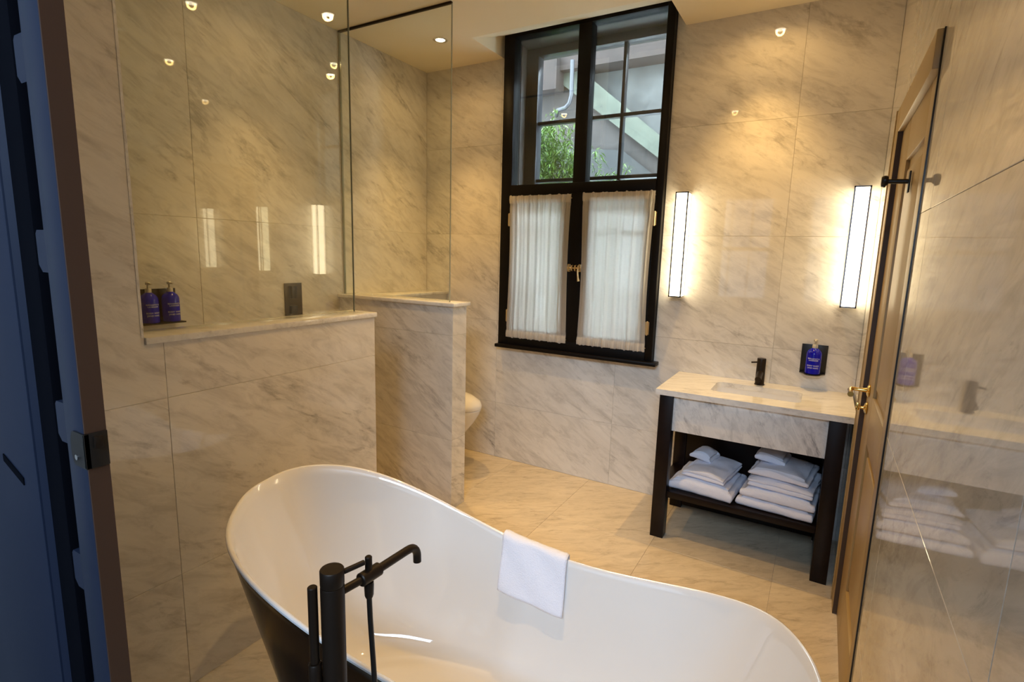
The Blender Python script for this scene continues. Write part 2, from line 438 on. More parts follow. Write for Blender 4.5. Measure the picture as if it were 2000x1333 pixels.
# half-height wall between shower and toilet
dw = B().box(TH*0, .930-TH, -.900+TH, -.763-TH, 0, CAPZ-CT).build('wall_divider', M['grout']); tag(dw, kind='structure')
tiles(dw, 'y', -.900, -1, [0, .930], clip(0, CAPZ-CT, [.445, 1.082]), M['marble'])
tiles(dw, 'y', -.763, 1, [0, .930], clip(0, CAPZ-CT, [.445, 1.082]), M['marble'])
tiles(dw, 'x', .930, 1, [-.900, -.763], clip(0, CAPZ-CT, [.445, 1.082]), M['marble'])
B().box(0.001, .948, -.916, -.748, CAPZ-CT, CAPZ, .003).build('coping', M['marble_slab'], dw, origin=(.5, -.83, CAPZ))
# boxed-in cistern ledge behind the toilet
cw = B().box(0, .205-TH, -.760, -.001, 0, 1.24).build('wall_cistern', M['grout']); tag(cw, kind='structure')
tiles(cw, 'x', .205, 1, [-.745, 0], clip(0, 1.24, [.445, 1.067]), M['marble'])
B().box(0.001, .220, -.746, -.001, 1.24, 1.262, .003).build('coping', M['marble_slab'], cw, origin=(.1, -.4, 1.262))

# ------------------------------------------------------------------ inner window (secondary glazing), black
w1 = empty('window_1', (1.29, 0, .90)); tag(w1, kind='structure')
def part(b, name, mat, parent, **kw):
    o = b.build(name, mat, None, **kw)
    o.parent = parent; o.matrix_parent_inverse = Matrix.Translation(parent.location).inverted()
    return o
def wrap(parent): parent.rotation_euler = (0, 0, 0); return parent
FY0, FY1 = -.052, .03
X0, X1 = .7165, 1.8635
part(B().box(X0, X0+.082, FY0, FY1, .905, 3.028, .003), 'stile', M['black_wood'], w1)
part(B().box(X1-.046, X1, FY0, FY1, .905, 3.028, .003), 'stile', M['black_wood'], w1)
part(B().box(X0+.082, X1-.046, FY0, FY1, 3.000, 3.028, .002), 'head', M['black_wood'], w1)
part(B().box(1.264, 1.352, FY0, FY1, .975, 3.000, .003), 'mullion', M['black_wood'], w1)
part(B().box(X0+.082, X1-.046, FY0-.006, FY1, 1.966, 2.036, .003), 'transom', M['black_wood'], w1)
part(B().box(X0+.082, X1-.046, FY0, FY1, .905, .975, .003), 'bottom_rail', M['black_wood'], w1)
part(B().box(X0-.008, X1+.035, -.088, -.002, .884, .908, .004), 'sill', M['black_wood'], w1)
for (a, b) in ((.800, 1.263), (1.353, 1.8165)):
    part(B().box(a, b, -.006, .000, 2.037, 3.001), 'pane', M['pane'], w1)
    c = part(B().box(a, a+.058, -.045, .0, .976, 1.965, .003).box(b-.058, b, -.045, .0, .976, 1.965, .003)
             .box(a+.058, b-.058, -.045, .0, 1.925, 1.965, .003).box(a+.058, b-.058, -.045, .0, .976, 1.036, .003), 'casement', M['black_wood'], w1)
    p = B().box(a+.055, b-.055, -.026, -.020, 1.033, 1.908).build('pane', M['pane']); p.parent = c
    p.matrix_parent_inverse = Matrix.Translation(w1.location).inverted() if False else c.matrix_parent_inverse.inverted() @ Matrix.Translation(-w1.location) if False else Matrix.Identity(4)
# brass hinges on the outer stiles
for hx, hz in ((.793, 1.80), (.793, 1.12), (1.823, 1.80), (1.823, 1.12)):
    part(B().rod((hx, FY0-.007, hz-.045), (hx, FY0-.007, hz+.045), .0065, 12, .002).box(hx-.012, hx+.012, FY0-.003, FY0+.001, hz-.04, hz+.04), 'hinge', M['oldbrass'], w1)
# espagnolette latch: keeps and a drop handle on the mullion
lt = B()
for k in range(4):
    xk = 1.272+.024*k
    lt.tube([(xk, -.060, 1.497), (xk, -.078, 1.494), (xk, -.082, 1.480), (xk, -.078, 1.466), (xk, -.060, 1.463)], .0055, 8)
lt.rod((1.262, -.072, 1.480), (1.354, -.072, 1.480), .006, 10)
lt.box(1.258, 1.278, -.060, -.050, 1.455, 1.505, .002); lt.box(1.336, 1.356, -.060, -.050, 1.455, 1.505, .002)
part(lt, 'latch', M['oldbrass'], w1)
part(B().tube([(1.343, -.082, 1.475), (1.345, -.088, 1.45), (1.349, -.088, 1.42), (1.353, -.086, 1.395)], [.006, .0055, .006, .009], 10), 'latch_handle', M['oldbrass'], w1)

# ------------------------------------------------------------------ outer sash window in the depth of the wall
w2 = empty('window_2', (1.3, .28, .90)); tag(w2, kind='structure')
rv = B()
rv.box(.70, .745, .03, .46, .80, 3.06); rv.box(1.835, 1.90, .03, .46, .80, 3.06); rv.box(.70, 1.90, .03, .46, 3.012, 3.08); rv.box(.70, 1.90, .03, .46, .80, .90)
part(rv, 'reveal', M['taupe'], w2)
part(B().box(.745, .838, .22, .30, .90, 3.012, .004), 'stile', M['sash'], w2)
part(B().box(1.785, 1.835, .22, .30, .90, 3.012, .004), 'stile', M['sash'], w2)
part(B().box(.838, 1.785, .22, .30, 2.958, 3.012, .004), 'head', M['sash'], w2)
part(B().box(.838, 1.785, .22, .30, .90, 1.00, .004), 'bottom_rail', M['sash'], w2)
for bx in (1.155, 1.473):
    part(B().box(bx-.011, bx+.011, .235, .285, 1.00, 2.958, .003), 'glazing_bar', M['sash'], w2)
for bz in (1.30, 1.72, 2.10, 2.503):
    t_ = .020 if bz == 1.72 else .012
    part(B().box(.838, 1.785, .236, .284, bz-t_, bz+t_, .003), 'glazing_bar', M['sash'], w2)
part(B().box(.836, 1.787, .258, .262, .99, 2.96), 'pane', M['pane'], w2)
# shutter-box edge inside the reveal, left
part(B().box(.745, .765, .05, .10, .90, 3.01, .004).box(.745, .757, .12, .19, .90, 3.01, .004), 'reveal_moulding', M['taupe'], w2)

# ------------------------------------------------------------------ curtains
def curtain(x0, x1, z0, z1, seed, label, side):
    rnd = random.Random(seed)
    nx, nz = 150, 60
    ph = [rnd.uniform(0, 6.28) for _ in range(6)]
    bm = bmesh.new(); grid = []
    for j in range(nz+1):
        v = j/nz; row = []
        for i in range(nx+1):
            u = i/nx
            edge = min(1, min(u, 1-u)/.05)
            gather = 1-.55*math.sin(PI*v)
            f = (math.sin(u*2*PI*8.5+ph[0]+.5*math.sin(v*2.2+ph[1]))*.45 + math.sin(u*2*PI*14+ph[2]+.7*v)*.3
                 + math.sin(u*2*PI*31+ph[3])*.30*abs(2*v-1)**4)
            wob = .004*math.sin(v*5+ph[4]+u*3)
            waist = .010*math.sin(PI*v)
            x = x0+(x1-x0)*u + (waist*(.5-u)*2) + wob*.6
            z = z0+(z1-z0)*v + (.004*math.sin(u*40+ph[5]) + .003*math.sin(u*95))*(1 if v in (0, 1) else 0)
            y = -.070 + .0085*f*edge
            if abs(v-.945) < .012 or abs(v-.055) < .012: y += .003
            row.append(bm.verts.new((x, y, z)))
        grid.append(row)
    for j in range(nz):
        for i in range(nx): bm.faces.new((grid[j][i], grid[j][i+1], grid[j+1][i+1], grid[j+1][i]))
    bmesh.ops.recalc_face_normals(bm, faces=bm.faces)
    me = bpy.data.meshes.new('panel'); bm.to_mesh(me); bm.free(); me.shade_smooth()
    root = empty('curtain', ((x0+x1)/2, -.07, z0)); tag(root, label, 'curtain', 'cafe curtains on the lower casements')
    o = link_mesh('panel', me, M['linen'], root); o.location = (-root.location[0], .07, -z0)
    # the doubled rod-pocket hems, top and bottom: a second layer of cloth
    for nm, a, b in (('hem', z1-.05, z1), ('hem', z0, z0+.05)):
        h = bmesh.new(); rows = []
        for j in range(3):
            zz = a+(b-a)*j/2; vv = (zz-z0)/(z1-z0); r_ = []
            src = grid_eval(x0, x1, z0, z1, ph, vv, nx)
            r_ = [h.verts.new((p[0], p[1]-.0025-(.003 if j == 1 else 0), zz)) for p in src]
            rows.append(r_)
        for j in range(2):
            for i in range(nx): h.faces.new((rows[j][i], rows[j][i+1], rows[j+1][i+1], rows[j+1][i]))
        bmesh.ops.recalc_face_normals(h, faces=h.faces)
        hm = bpy.data.meshes.new(nm); h.to_mesh(hm); h.free(); hm.shade_smooth()
        ho = link_mesh(nm, hm, M['linen'], root); ho.location = (-root.location[0], .07, -z0)
    for zz in (z1-.024, z0+.024):
        rb = B().rod((x0-.002, -.0665, zz), (x1+.002, -.0665, zz), .003, 8).build('rod', M['oldbrass'], root)
        rb.location = (-root.location[0], .07, -z0)
    return root
def grid_eval(x0, x1, z0, z1, ph, v, nx):
    out = []
    for i in range(nx+1):
        u = i/nx; edge = min(1, min(u, 1-u)/.05)
        f = (math.sin(u*2*PI*8.5+ph[0]+.5*math.sin(v*2.2+ph[1]))*.45 + math.sin(u*2*PI*14+ph[2]+.7*v)*.3
             + math.sin(u*2*PI*31+ph[3])*.30*abs(2*v-1)**4)
        wob = .004*math.sin(v*5+ph[4]+u*3); waist = .010*math.sin(PI*v)
        out.append((x0+(x1-x0)*u + (waist*(.5-u)*2) + wob*.6, -.070+.0085*f*edge))
    return out
curtain(.797, 1.270, .966, 1.960, 3, 'cream linen cafe curtain on the left casement, nearer the glass screen', -1)
curtain(1.351, 1.822, .970, 1.964, 8, 'cream linen cafe curtain on the right casement, beside the wall lamp', 1)

# ------------------------------------------------------------------ outside: light well with retaining wall, stair flank, pipe and bamboo
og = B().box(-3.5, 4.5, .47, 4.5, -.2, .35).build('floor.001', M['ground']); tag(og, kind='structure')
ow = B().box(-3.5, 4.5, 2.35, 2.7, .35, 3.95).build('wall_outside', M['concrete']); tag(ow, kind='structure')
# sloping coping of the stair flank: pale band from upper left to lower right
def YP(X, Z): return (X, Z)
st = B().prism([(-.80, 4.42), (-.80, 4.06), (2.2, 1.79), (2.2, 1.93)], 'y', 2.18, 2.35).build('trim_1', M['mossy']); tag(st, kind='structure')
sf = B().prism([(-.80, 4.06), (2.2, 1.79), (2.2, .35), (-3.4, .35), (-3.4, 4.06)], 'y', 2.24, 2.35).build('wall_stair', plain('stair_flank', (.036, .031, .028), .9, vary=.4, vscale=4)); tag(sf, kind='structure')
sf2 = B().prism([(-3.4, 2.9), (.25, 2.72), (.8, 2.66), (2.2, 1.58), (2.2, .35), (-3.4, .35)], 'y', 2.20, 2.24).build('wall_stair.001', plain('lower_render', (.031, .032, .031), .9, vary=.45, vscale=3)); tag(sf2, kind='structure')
wl = B().box(-3.4, 4.4, 2.12, 2.19, .36, 1.98).build('wall_bounce', plain('white_bounce', (.78, .79, .80), .9, vary=.15)); tag(wl, kind='structure')  # unseen white wall, added to bounce daylight onto the curtains
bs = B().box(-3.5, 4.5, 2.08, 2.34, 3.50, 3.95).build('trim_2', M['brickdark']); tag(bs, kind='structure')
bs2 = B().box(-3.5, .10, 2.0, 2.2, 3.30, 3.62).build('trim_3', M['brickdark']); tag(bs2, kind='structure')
dp = B().tube([(.27, 2.02, 3.56), (.275, 2.02, 3.22), (.255, 2.02, 3.14), (.21, 2.02, 3.10), (.12, 2.03, 3.09), (.02, 2.2, 3.08)], .022, 14)
dp = dp.build('downpipe', M['pipe']); tag(dp, 'grey rainwater pipe bending left, outside the upper left pane', 'pipe')
def bamboo(x, y, z0, h, n, spread, seed, label):
    rnd = random.Random(seed)
    root = empty('bamboo_plant', (x, y, z0)); tag(root, label, 'plant')
    stems = []; lb = bmesh.new()
    sb = B()
    for k in range(n):
        a = rnd.uniform(0, 2*PI); rr = spread*rnd.uniform(.1, .5)
        hh = h*rnd.uniform(.6, 1.0); lean = spread*rnd.uniform(.1, .75)
        pts = []
        for i in range(9):
            t = i/8; d = rr*.4+lean*t**2
            pts.append((math.cos(a)*d, math.sin(a)*d*.7, hh*t))
        sb.tube(pts, [.005*(1-.7*i/8) for i in range(9)], 6)
        for i in range(int(85*hh)):
            t = rnd.uniform(.30, 1.0); j = min(int(t*8), 7); f = t*8-j
            p = Vector(pts[j]).lerp(Vector(pts[j+1]), f)
            for _ in range(3):
                d = Vector((rnd.uniform(-1, 1), rnd.uniform(-1, 1), rnd.uniform(-.6, .7))).normalized()
                L = rnd.uniform(.04, .085); w = L*.10
                q = p+Vector((rnd.uniform(-.05, .05), rnd.uniform(-.05, .05), rnd.uniform(-.03, .03)))
                sd = d.cross(Vector((0, 0, 1)));
                if sd.length < .1: sd = Vector((1, 0, 0))
                sd.normalize(); dn = Vector((0, 0, -.3*L))
                vs = [lb.verts.new(v) for v in (q, q+d*L*.4+sd*w, q+d*L+dn, q+d*L*.4-sd*w)]
                lb.faces.new(vs)
    sb.build('stalk', M['stalk'], root)
    me = bpy.data.meshes.new('foliage'); lb.to_mesh(me); lb.free()
    fo = link_mesh('foliage', me, M['leafgreen'], root); fo['kind'] = 'stuff'
    return root
bamboo(.66, .95, .9, 1.95, 30, .38, 5, 'taller bright green bamboo outside, behind the upper left pane')
bamboo(1.06, 1.10, .9, 1.55, 14, .28, 9, 'smaller bamboo sprig outside, right of the window mullion')
pl = B().box(.1, 1.35, .85, 1.45, .35, .92, .01).build('planter', M['brickdark']); tag(pl, 'dark planter box holding the bamboo outside the window', 'planter')

# ------------------------------------------------------------------ shower glass
def glass_panel(name, label, x0, x1, y0, y1, z0, z1, edges):
    root = empty(name, ((x0+x1)/2, (y0+y1)/2, z0)); tag(root, label, 'glass panel')
    g = part(B().box(x0, x1, y0, y1, z0, z1), 'pane', M['glass'], root, smooth_ang=0)
    for e in edges: part(B().box(*e), 'polished_edge', M['glass_edge'], root, smooth_ang=0)
    return root
glass_panel('glass_screen', 'large clear glass shower screen standing on the long half wall', .836, .844, -2.529, -1.566, CAPZ, H-.001,
            [(.836, .844, -1.566, -1.563, CAPZ, H-.001)])
g2 = glass_panel('glass_screen', 'narrower clear glass screen on the half wall beside the toilet', .012, .872, -.860, -.852, CAPZ, H-.012,
            [(.872, .875, -.860, -.852, CAPZ, H-.012)])
part(B().box(.002, .872, -.863, -.849, H-.012, H-.0005), 'channel', M['bronze'], g2)
part(B().box(.001, .012, -.861, -.851, CAPZ, H-.012), 'channel', M['glass_edge'], g2)

# ------------------------------------------------------------------ right-hand door in its architrave
d1 = empty('door_1', (2.95, -1.25, 0)); tag(d1, kind='structure')
AX, DX = 2.945, 2.9635
YA0, YA1 = -1.528, -.618          # architrave outer edges
YB0, YB1 = -1.524, -.742          # inner edges
ZT, ZD = 2.172, 2.072
part(B().box(AX, XR+.03, YB1, YA1, 0, ZT, .0025), 'architrave', M['door_paint'], d1)
part(B().box(DX-.004, XR+.03, YA0-.004, YB0+.003, 0, ZT, .0008), 'edge_trim', M['blackmetal'], d1)
part(B().box(AX+.001, DX+.01, YB1-.0025, YB1+.001, 0, ZD, 0), 'jamb_strip', plain('brown_strip', (.055, .032, .02), .5), d1)  # thin dark brown strip on the inner face of the far jamb
part(B().box(AX, XR+.03, YB0, YB1, ZD, ZT, .0025), 'architrave', M['door_paint'], d1)
part(B().box(AX-.004, AX+.01, YA1-.010, YA1+.004, 0, ZT+.004, .002), 'bead', M['door_paint'], d1)
for nm, bx in (('stile', (YB1-.248, YB1-.002, .006, ZD-.002)), ('stile', (YB0+.002, YB0+.11, .006, ZD-.002)),
               ('top_rail', (YB0+.11, YB1-.248, 1.925, ZD-.002)), ('mid_rail', (YB0+.11, YB1-.248, .88, 1.06)), ('bottom_rail', (YB0+.11, YB1-.248, .006, .26))):
    part(B().box(DX, DX+.04, *bx, .0015), nm, M['door_paint'], d1)
for (z_a, z_b) in ((1.06, 1.925), (.26, .88)):
    part(B().box(DX+.012, DX+.03, YB0+.108, YB1-.246, z_a-.002, z_b+.002), 'panel', M['door_paint'], d1)
    part(B().box(DX+.004, DX+.014, YB0+.15, YB1-.288, z_a+.04, z_b-.04, .003), 'raised_field', M['door_paint'], d1)
# brass lever on a round rose, brass thumb-turn below
HY, HZ = -.845, 1.058
lv = part(B().lathe([(0, 0), (.025, 0), (.026, .004), (.020, .009), (.012, .011), (0, .011)], 24, Matrix.Translation((DX, HY, HZ)) @ Matrix.Rotation(-PI/2, 4, 'Y')), 'rose', M['brass'], d1)
part(B().tube([(DX-.009, HY, HZ), (DX-.02, HY, HZ), (DX-.04, HY, HZ), (DX-.055, HY+.001, HZ+.001), (DX-.064, HY-.004, HZ), (DX-.068, HY-.018, HZ-.002), (DX-.068, HY-.05, HZ-.004), (DX-.068, HY-.085, HZ-.006)],
              [.010, .008, .007, .0075, .009, .009, .008, .011], 14), 'lever', M['brass'], d1)
part(B().lathe([(0, 0), (.025, 0), (.026, .004), (.020, .009), (.012, .011), (0, .011)], 24, Matrix.Translation((DX, HY+.012, HZ-.075)) @ Matrix.Rotation(-PI/2, 4, 'Y')), 'rose', M['brass'], d1)
part(B().tube([(DX-.009, HY+.012, HZ-.075), (DX-.022, HY+.012, HZ-.075), (DX-.030, HY+.012, HZ-.072)], [.008, .0055, .006], 10)
     .box(DX-.040, DX-.026, HY+.008, HY+.016, HZ-.088, HZ-.058, .003), 'thumb_turn', M['brass'], d1)
# robe hook high on the door
RY_, RZ = -1.20, 1.825
part(B().box(DX-.005, DX+.0005, RY_-.014, RY_+.014, RZ-.034, RZ+.034, .002)
     .rod((DX-.004, RY_, RZ+.002), (DX-.060, RY_, RZ+.004), .0075, 16)
     .lathe([(0, 0), (.013, 0), (.0165, .005), (.0165, .014), (.013, .019), (0, .019)], 20, Matrix.Translation((DX-.058, RY_, RZ+.006)) @ Matrix.Rotation(-PI/2, 4, 'Y'))
     .rod((DX-.066, RY_, RZ+.002), (DX-.071, RY_-.002, RZ-.014), .007, 12, .002), 'robe_hook', M['blackmetal'], d1)

# ------------------------------------------------------------------ left-hand doorway leaf (near camera)
d2 = empty('door_2', (1.74, -3.0, 0)); tag(d2, kind='structure')
LY0, LY1 = -3.0, -2.969
part(B().box(1.672, 1.7385, LY0, LY1+.001, .01, 2.4, .0015), 'stile', M['leaf_paint'], d2)
part(B().box(1.738, 1.742, LY0+.0005, LY1, .01, 2.4), 'edge_face', M['leaf_edge'], d2)
for (za, zb) in ((.02, .25), (.40, .47), (.672, .742), (.947, 1.016), (1.222, 1.293), (1.512, 1.58), (1.803, 1.873), (2.10, 2.17), (2.36, 2.4)):
    part(B().prism([(1.640, za+.012), (1.652, za), (1.673, za), (1.673, zb), (1.645, zb), (1.640, zb-.006)], 'y', LY0+.0005, LY1), 'rail', M['leaf_paint'], d2)
part(B().box(1.625, 1.673, LY0+.026, LY1+.0005, .01, 2.4), 'panel', M['leaf_dark'], d2)
# latch forend wrapping the edge
lp = B().prism([(1.694+.012*(1-math.cos(a)) if False else 1.706-.012*math.cos(a), 1.222+.030*math.sin(a)) for a in [(-.5+i/12)*PI for i in range(13)]]+[(1.7455, 1.252), (1.7455, 1.192)], 'y', LY0-.003, LY0+.004)
lp.box(1.7405, 1.7455, LY0-.003, LY1, 1.192, 1.252, .001)
part(lp, 'latch_plate', M['blackmetal'], d2)
part(B().box(1.745, 1.751, LY0+.010, LY0+.022, 1.226, 1.246, .001), 'latch_bolt', M['bronze'], d2)
part(B().rod((1.715, LY0-.0028, 1.208), (1.715, LY0-.005, 1.208), .005, 12), 'screw', M['chrome'], d2)
# the panelled leaf beside it
d3 = empty('door_3', (1.3, -3.0, 0)); tag(d3, kind='structure')
part(B().box(1.554, 1.622, LY0+.004, LY1, .01, 2.4, .001), 'stile', M['leaf_dark'], d3)
part(B().prism([(1.549, LY0+.010), (1.554, LY0-.006), (1.559, LY0+.006)], 'z', .01, 2.4), 'bead', M['leaf_paint'], d3)
part(B().box(1.517, 1.549, LY0+.012, LY1, .01, 2.4), 'moulding', M['leaf_dark'], d3)
part(B().box(1.05, 1.516, LY0+.002, LY1, .01, 2.4, .001), 'panel', M['leaf_paint'], d3)
part(B().prism([(1.452, 1.09), (1.452, 1.105), (1.36, 1.135), (1.36, 1.12)], 'y', LY0, LY0+.003), 'mitre', M['leaf_dark'], d3)

# ------------------------------------------------------------------ bathtub
TX, TY, TA, TB, TPHI, TN = 2.0191, -2.1868, .8431, .3716, .1492, 2.6306
TCA = (-.0057, .0065, .0129, -.0133, -.0154, .0066); TSA = (-.0028, .0047, -.0047, -.0153, .0031, -.0088)
def tmod(t): return 1+sum(TCA[k]*math.cos((k+1)*t)+TSA[k]*math.sin((k+1)*t) for k in range(6))
HQ = [-1, -.6, -.2, .2, .6, 1.]; HV = [.7765, .7054, .591, .5357, .5551, .6242]
def hz(q):
    s = 0
    for i in range(6):
        t = HV[i]
        for j in range(6):
            if j != i: t *= (q-HQ[j])/(HQ[i]-HQ[j])
        s += t
    return s
def plan(t, a, b, n):
    c, s = math.cos(t), math.sin(t)
    return a*math.copysign(abs(c)**(2/n), c), b*math.copysign(abs(s)**(2/n), s)
tub = empty('bathtub', (TX, TY, 0), TPHI)
tag(tub, 'freestanding slipper bathtub, white inside and black outside, with raised left end', 'bathtub')
NT = 160
TS = []
for i in range(NT):      # even angular spacing smoothed for the superellipse
    u = 2*PI*i/NT
    TS.append(u - .10*math.sin(4*u))
def ring(scx, scy, zf, off=0.0, nn=TN):
    out = []
    for t in TS:
        x, y = plan(t, TA, TB, nn)
        q = x/TA; m_ = tmod(t); x *= m_; y *= m_
        out.append((x*scx*(1-off/TA), y*scy*(1-off/TB), zf(q)))
    return out
def strip(bm, rings, close_last=None):
    R = [[bm.verts.new(p) for p in r] for r in rings]
    for a, b in zip(R, R[1:]):
        for i in range(NT): bm.faces.new((a[i], a[(i+1) % NT], b[(i+1) % NT], b[i]))
    if close_last == 'fan':
        c = bm.verts.new((sum(p[0] for p in rings[-1])/NT, 0, rings[-1][0][2]))
        for i in range(NT): bm.faces.new((R[-1][i], R[-1][(i+1) % NT], c))
    bmesh.ops.recalc_face_normals(bm, faces=bm.faces)
# inner bowl
rings = [ring(1, 1, lambda q: hz(q)-.004, .000), ring(1, 1, lambda q: hz(q)-.001, .0015), ring(1, 1, lambda q: hz(q), .004),
         ring(1, 1, lambda q: hz(q)-.0008, .008), ring(1, 1, lambda q: hz(q)-.004, .012)]
ZB = .150
for k in range(1, 31):
    w = k/30
    d = math.sin(w*PI/2)
    r_ = 1-math.sqrt(max(0, 1-d**5))
    sx = 1-.24*d-.17*r_; sy = 1-.25*d-.22*r_
    rings.append(ring(sx, sy, (lambda q, d=d: (hz(q)-.004)*(1-d)+ZB*d), .012, TN-(TN-2.4)*d))
rings.append(ring(.575, .52, lambda q: ZB-.004, .02, 2.4)); rings.append(ring(.53, .46, lambda q: ZB-.012, .02, 2.4)); rings.append(ring(.25, .2, lambda q: ZB-.016, .02, 2.2))
bm = bmesh.new(); strip(bm, rings, 'fan'); me = bpy.data.meshes.new('bowl'); bm.to_mesh(me); bm.free(); me.shade_smooth()
if me.polygons[-1].normal.z < 0: me.flip_normals()
link_mesh('bowl', me, M['enamel'], tub)
# outer skirt
rings = [ring(1, 1, lambda q: hz(q)-.004, .0002), ring(1, 1, lambda q: hz(q)-.010, .0004)]
bm = bmesh.new(); strip(bm, rings); me = bpy.data.meshes.new('rim_edge'); bm.to_mesh(me); bm.free(); me.shade_smooth()
link_mesh('rim_edge', me, M['enamel'], tub)
rings = [ring(1, 1, lambda q: hz(q)-.010, .0005), ring(1, 1, lambda q: hz(q)-.014, .004)]
for k in range(1, 25):
    w = k/24
    sx = 1-.235*w; sy = 1-.235*w
    if w > .93: sx -= .0; sy -= .0
    rings.append(ring(sx, sy, (lambda q, w=w: (hz(q)-.014)*(1-w)+.004*w), .004, TN-.5*w))
rings.append(ring(.755, .755, lambda q: .0, .006, TN-.5))
bm = bmesh.new(); strip(bm, rings, 'fan'); me = bpy.data.meshes.new('skirt'); bm.to_mesh(me); bm.free(); me.shade_smooth()
link_mesh('skirt', me, M['tubblack'], tub)
B().lathe([(0, 0), (.030, 0), (.032, .003), (.028, .006), (.010, .008), (0, .008)], 24).build('drain', M['chrome'], tub, loc=(-.30, .0, ZB-.015))
B().lathe([(0, 0), (.028, 0), (.030, .004), (.024, .008), (0, .009)], 24, Matrix.Rotation(PI/2, 4, 'X')).build('overflow', M['chrome'], tub, loc=(.0, -.305, .42))

# towel over the far rim
def rim_pt(x_local):
    best = min((abs(plan(t, TA, TB, TN)[0]*tmod(t)-x_local), t) for t in [i/600*PI for i in range(601)])
    return plan(best[1], TA, TB, TN)[1]*tmod(best[1])
def drape():
    bm = bmesh.new(); xc, wd = .026, .238
    nx, ns = 26, 44
    prof_in, prof_out = .185, .16
    grid = [];
    for i in range(nx+1):
        u = i/nx; x = xc-.125+wd*u
        yr = rim_pt(x); zr = hz(x/TA)
        col = []
        Ltot = prof_in+.040+prof_out
        for j in range(ns+1):
            s = j/ns*Ltot - prof_in - .02
            wav = .0016*math.sin(u*9+j*.3)
            if s < -.02:      # inside, hanging along the bowl
                d = -(s+.02); y = yr-.0185-.30*d - wav*2; z = zr+.002-d*.95
            elif s > .02:
                d = s-.02; y = yr+.0125+wav; z = zr+.002-d
            else:
                a = (s+.02)/.04*PI; y = yr-.003-.0155*math.cos(a); z = zr+.002+.006*math.sin(a)
            skew = .03*(max(0, -s-.02))*1.0
            col.append((x+skew, y, z))
        grid.append(col)
    th = .007
    P = [[Vector(p) for p in c] for c in grid]
    outer = []
    for i in range(nx+1):
        c = []
        for j in range(ns+1):
            a = P[min(i+1, nx)][j]-P[max(i-1, 0)][j]; b = P[i][min(j+1, ns)]-P[i][max(j-1, 0)]
            nrm = a.cross(b).normalized()
            c.append(nrm)
        outer.append(c)
    if outer[nx//2][ns//2].z < 0: outer = [[-n for n in c] for c in outer]
    A = [[bm.verts.new(P[i][j]) for j in range(ns+1)] for i in range(nx+1)]
    C = [[bm.verts.new(P[i][j]+outer[i][j]*(th*(.55 if i in (0, nx) or j in (0, ns) else 1)+.0008*noise.noise(Vector((i*.5, j*.5, 0))))) for j in range(ns+1)] for i in range(nx+1)]
    for i in range(nx):
        for j in range(ns):
            bm.faces.new((A[i][j], A[i][j+1], A[i+1][j+1], A[i+1][j])); bm.faces.new((C[i][j], C[i+1][j], C[i+1][j+1], C[i][j+1]))
    for j in range(ns):
        bm.faces.new((A[0][j], C[0][j], C[0][j+1], A[0][j+1])); bm.faces.new((A[nx][j], A[nx][j+1], C[nx][j+1], C[nx][j]))
    for i in range(nx):
        bm.faces.new((A[i][0], A[i+1][0], C[i+1][0], C[i][0])); bm.faces.new((A[i][ns], C[i][ns], C[i+1][ns], A[i+1][ns]))
    bmesh.ops.recalc_face_normals(bm, faces=bm.faces)
    me = bpy.data.meshes.new('bath_mat_towel'); bm.to_mesh(me); bm.free(); me.shade_smooth()
    o = link_mesh('bath_towel', me, M['towel']); o.location = (TX, TY, 0); o.rotation_euler = (0, 0, TPHI)
    tag(o, 'small white towel draped over the far rim of the bathtub', 'towel')
drape()

# ------------------------------------------------------------------ floor-standing bath filler
FXc, FYc, FZ = 1.981, -2.711, .940
ff = empty('bath_filler', (FXc, FYc, 0)); tag(ff, 'dark bronze floor-standing bath filler in front of the tub', 'tap')
def fpart(b, name, mat=None): return b.build(name, mat or M['bronze'], ff)
fpart(B().lathe([(0, 0), (.055, 0), (.055, .008), (.050, .012), (.0, .012)], 32), 'base_plate')
fpart(B().lathe([(0, .010), (.0235, .010), (.0235, FZ-.038), (.0225, FZ-.035), (0, FZ-.035)], 40), 'column')
fpart(B().lathe([(0, FZ-.034), (.0225, FZ-.034), (.0235, FZ-.031), (.0235, FZ-.002), (.0220, FZ), (0, FZ)], 40), 'cap')
fpart(B().rod((.012, .018, FZ-.012), (.030, .058, FZ-.006), .0055, 14, .0015), 'lever')
AZ = FZ-.056
fpart(B().rod((.006, .015, AZ), (.012, .064, AZ), .0085, 18), 'arm')
fpart(B().rod((.012, .062, AZ), (.014, .115, AZ), .0145, 24, .002), 'diverter_body')
fpart(B().rod((.012, .086, AZ+.010), (.012, .086, AZ+.043), .0075, 16, .002), 'diverter_knob')
sp = [(.014, .112, AZ), (.017, .20, AZ)]
bend = [(.0175+.000, .205+.030*math.sin(a), AZ-.030+.030*math.cos(a)) for a in [i/8*PI/2 for i in range(9)]]
fpart(B().tube(sp+bend+[(.018, .235, AZ-.045)], .0095, 18), 'spout')
fpart(B().lathe([(0, 0), (.0075, 0), (.0095, .006), (.0105, .030), (.010, .036), (0, .036)], 18, Matrix.Translation((.012, .086, AZ-.052))), 'hose_connector')
fpart(B().tube([(.012, .086, AZ-.050), (.014, .086, AZ-.10), (.022, .085, AZ-.20), (.032, .082, AZ-.32), (.042, .070, AZ-.44), (.040, .035, AZ-.56), (.010, .03, AZ-.62), (-.02, .005, AZ-.56), (-.028, -.022, AZ-.45), (-.018, -.034, AZ-.24), (-.018, -.034, AZ-.18)], .0058, 12), 'hose', M['blackmetal'])
HXo, HYo = -.022, -.030
fpart(B().rod((HXo, HYo, FZ-.195), (HXo-.000, HYo, FZ-.030), .0095, 20, .0015), 'hand_shower', M['bronze'])
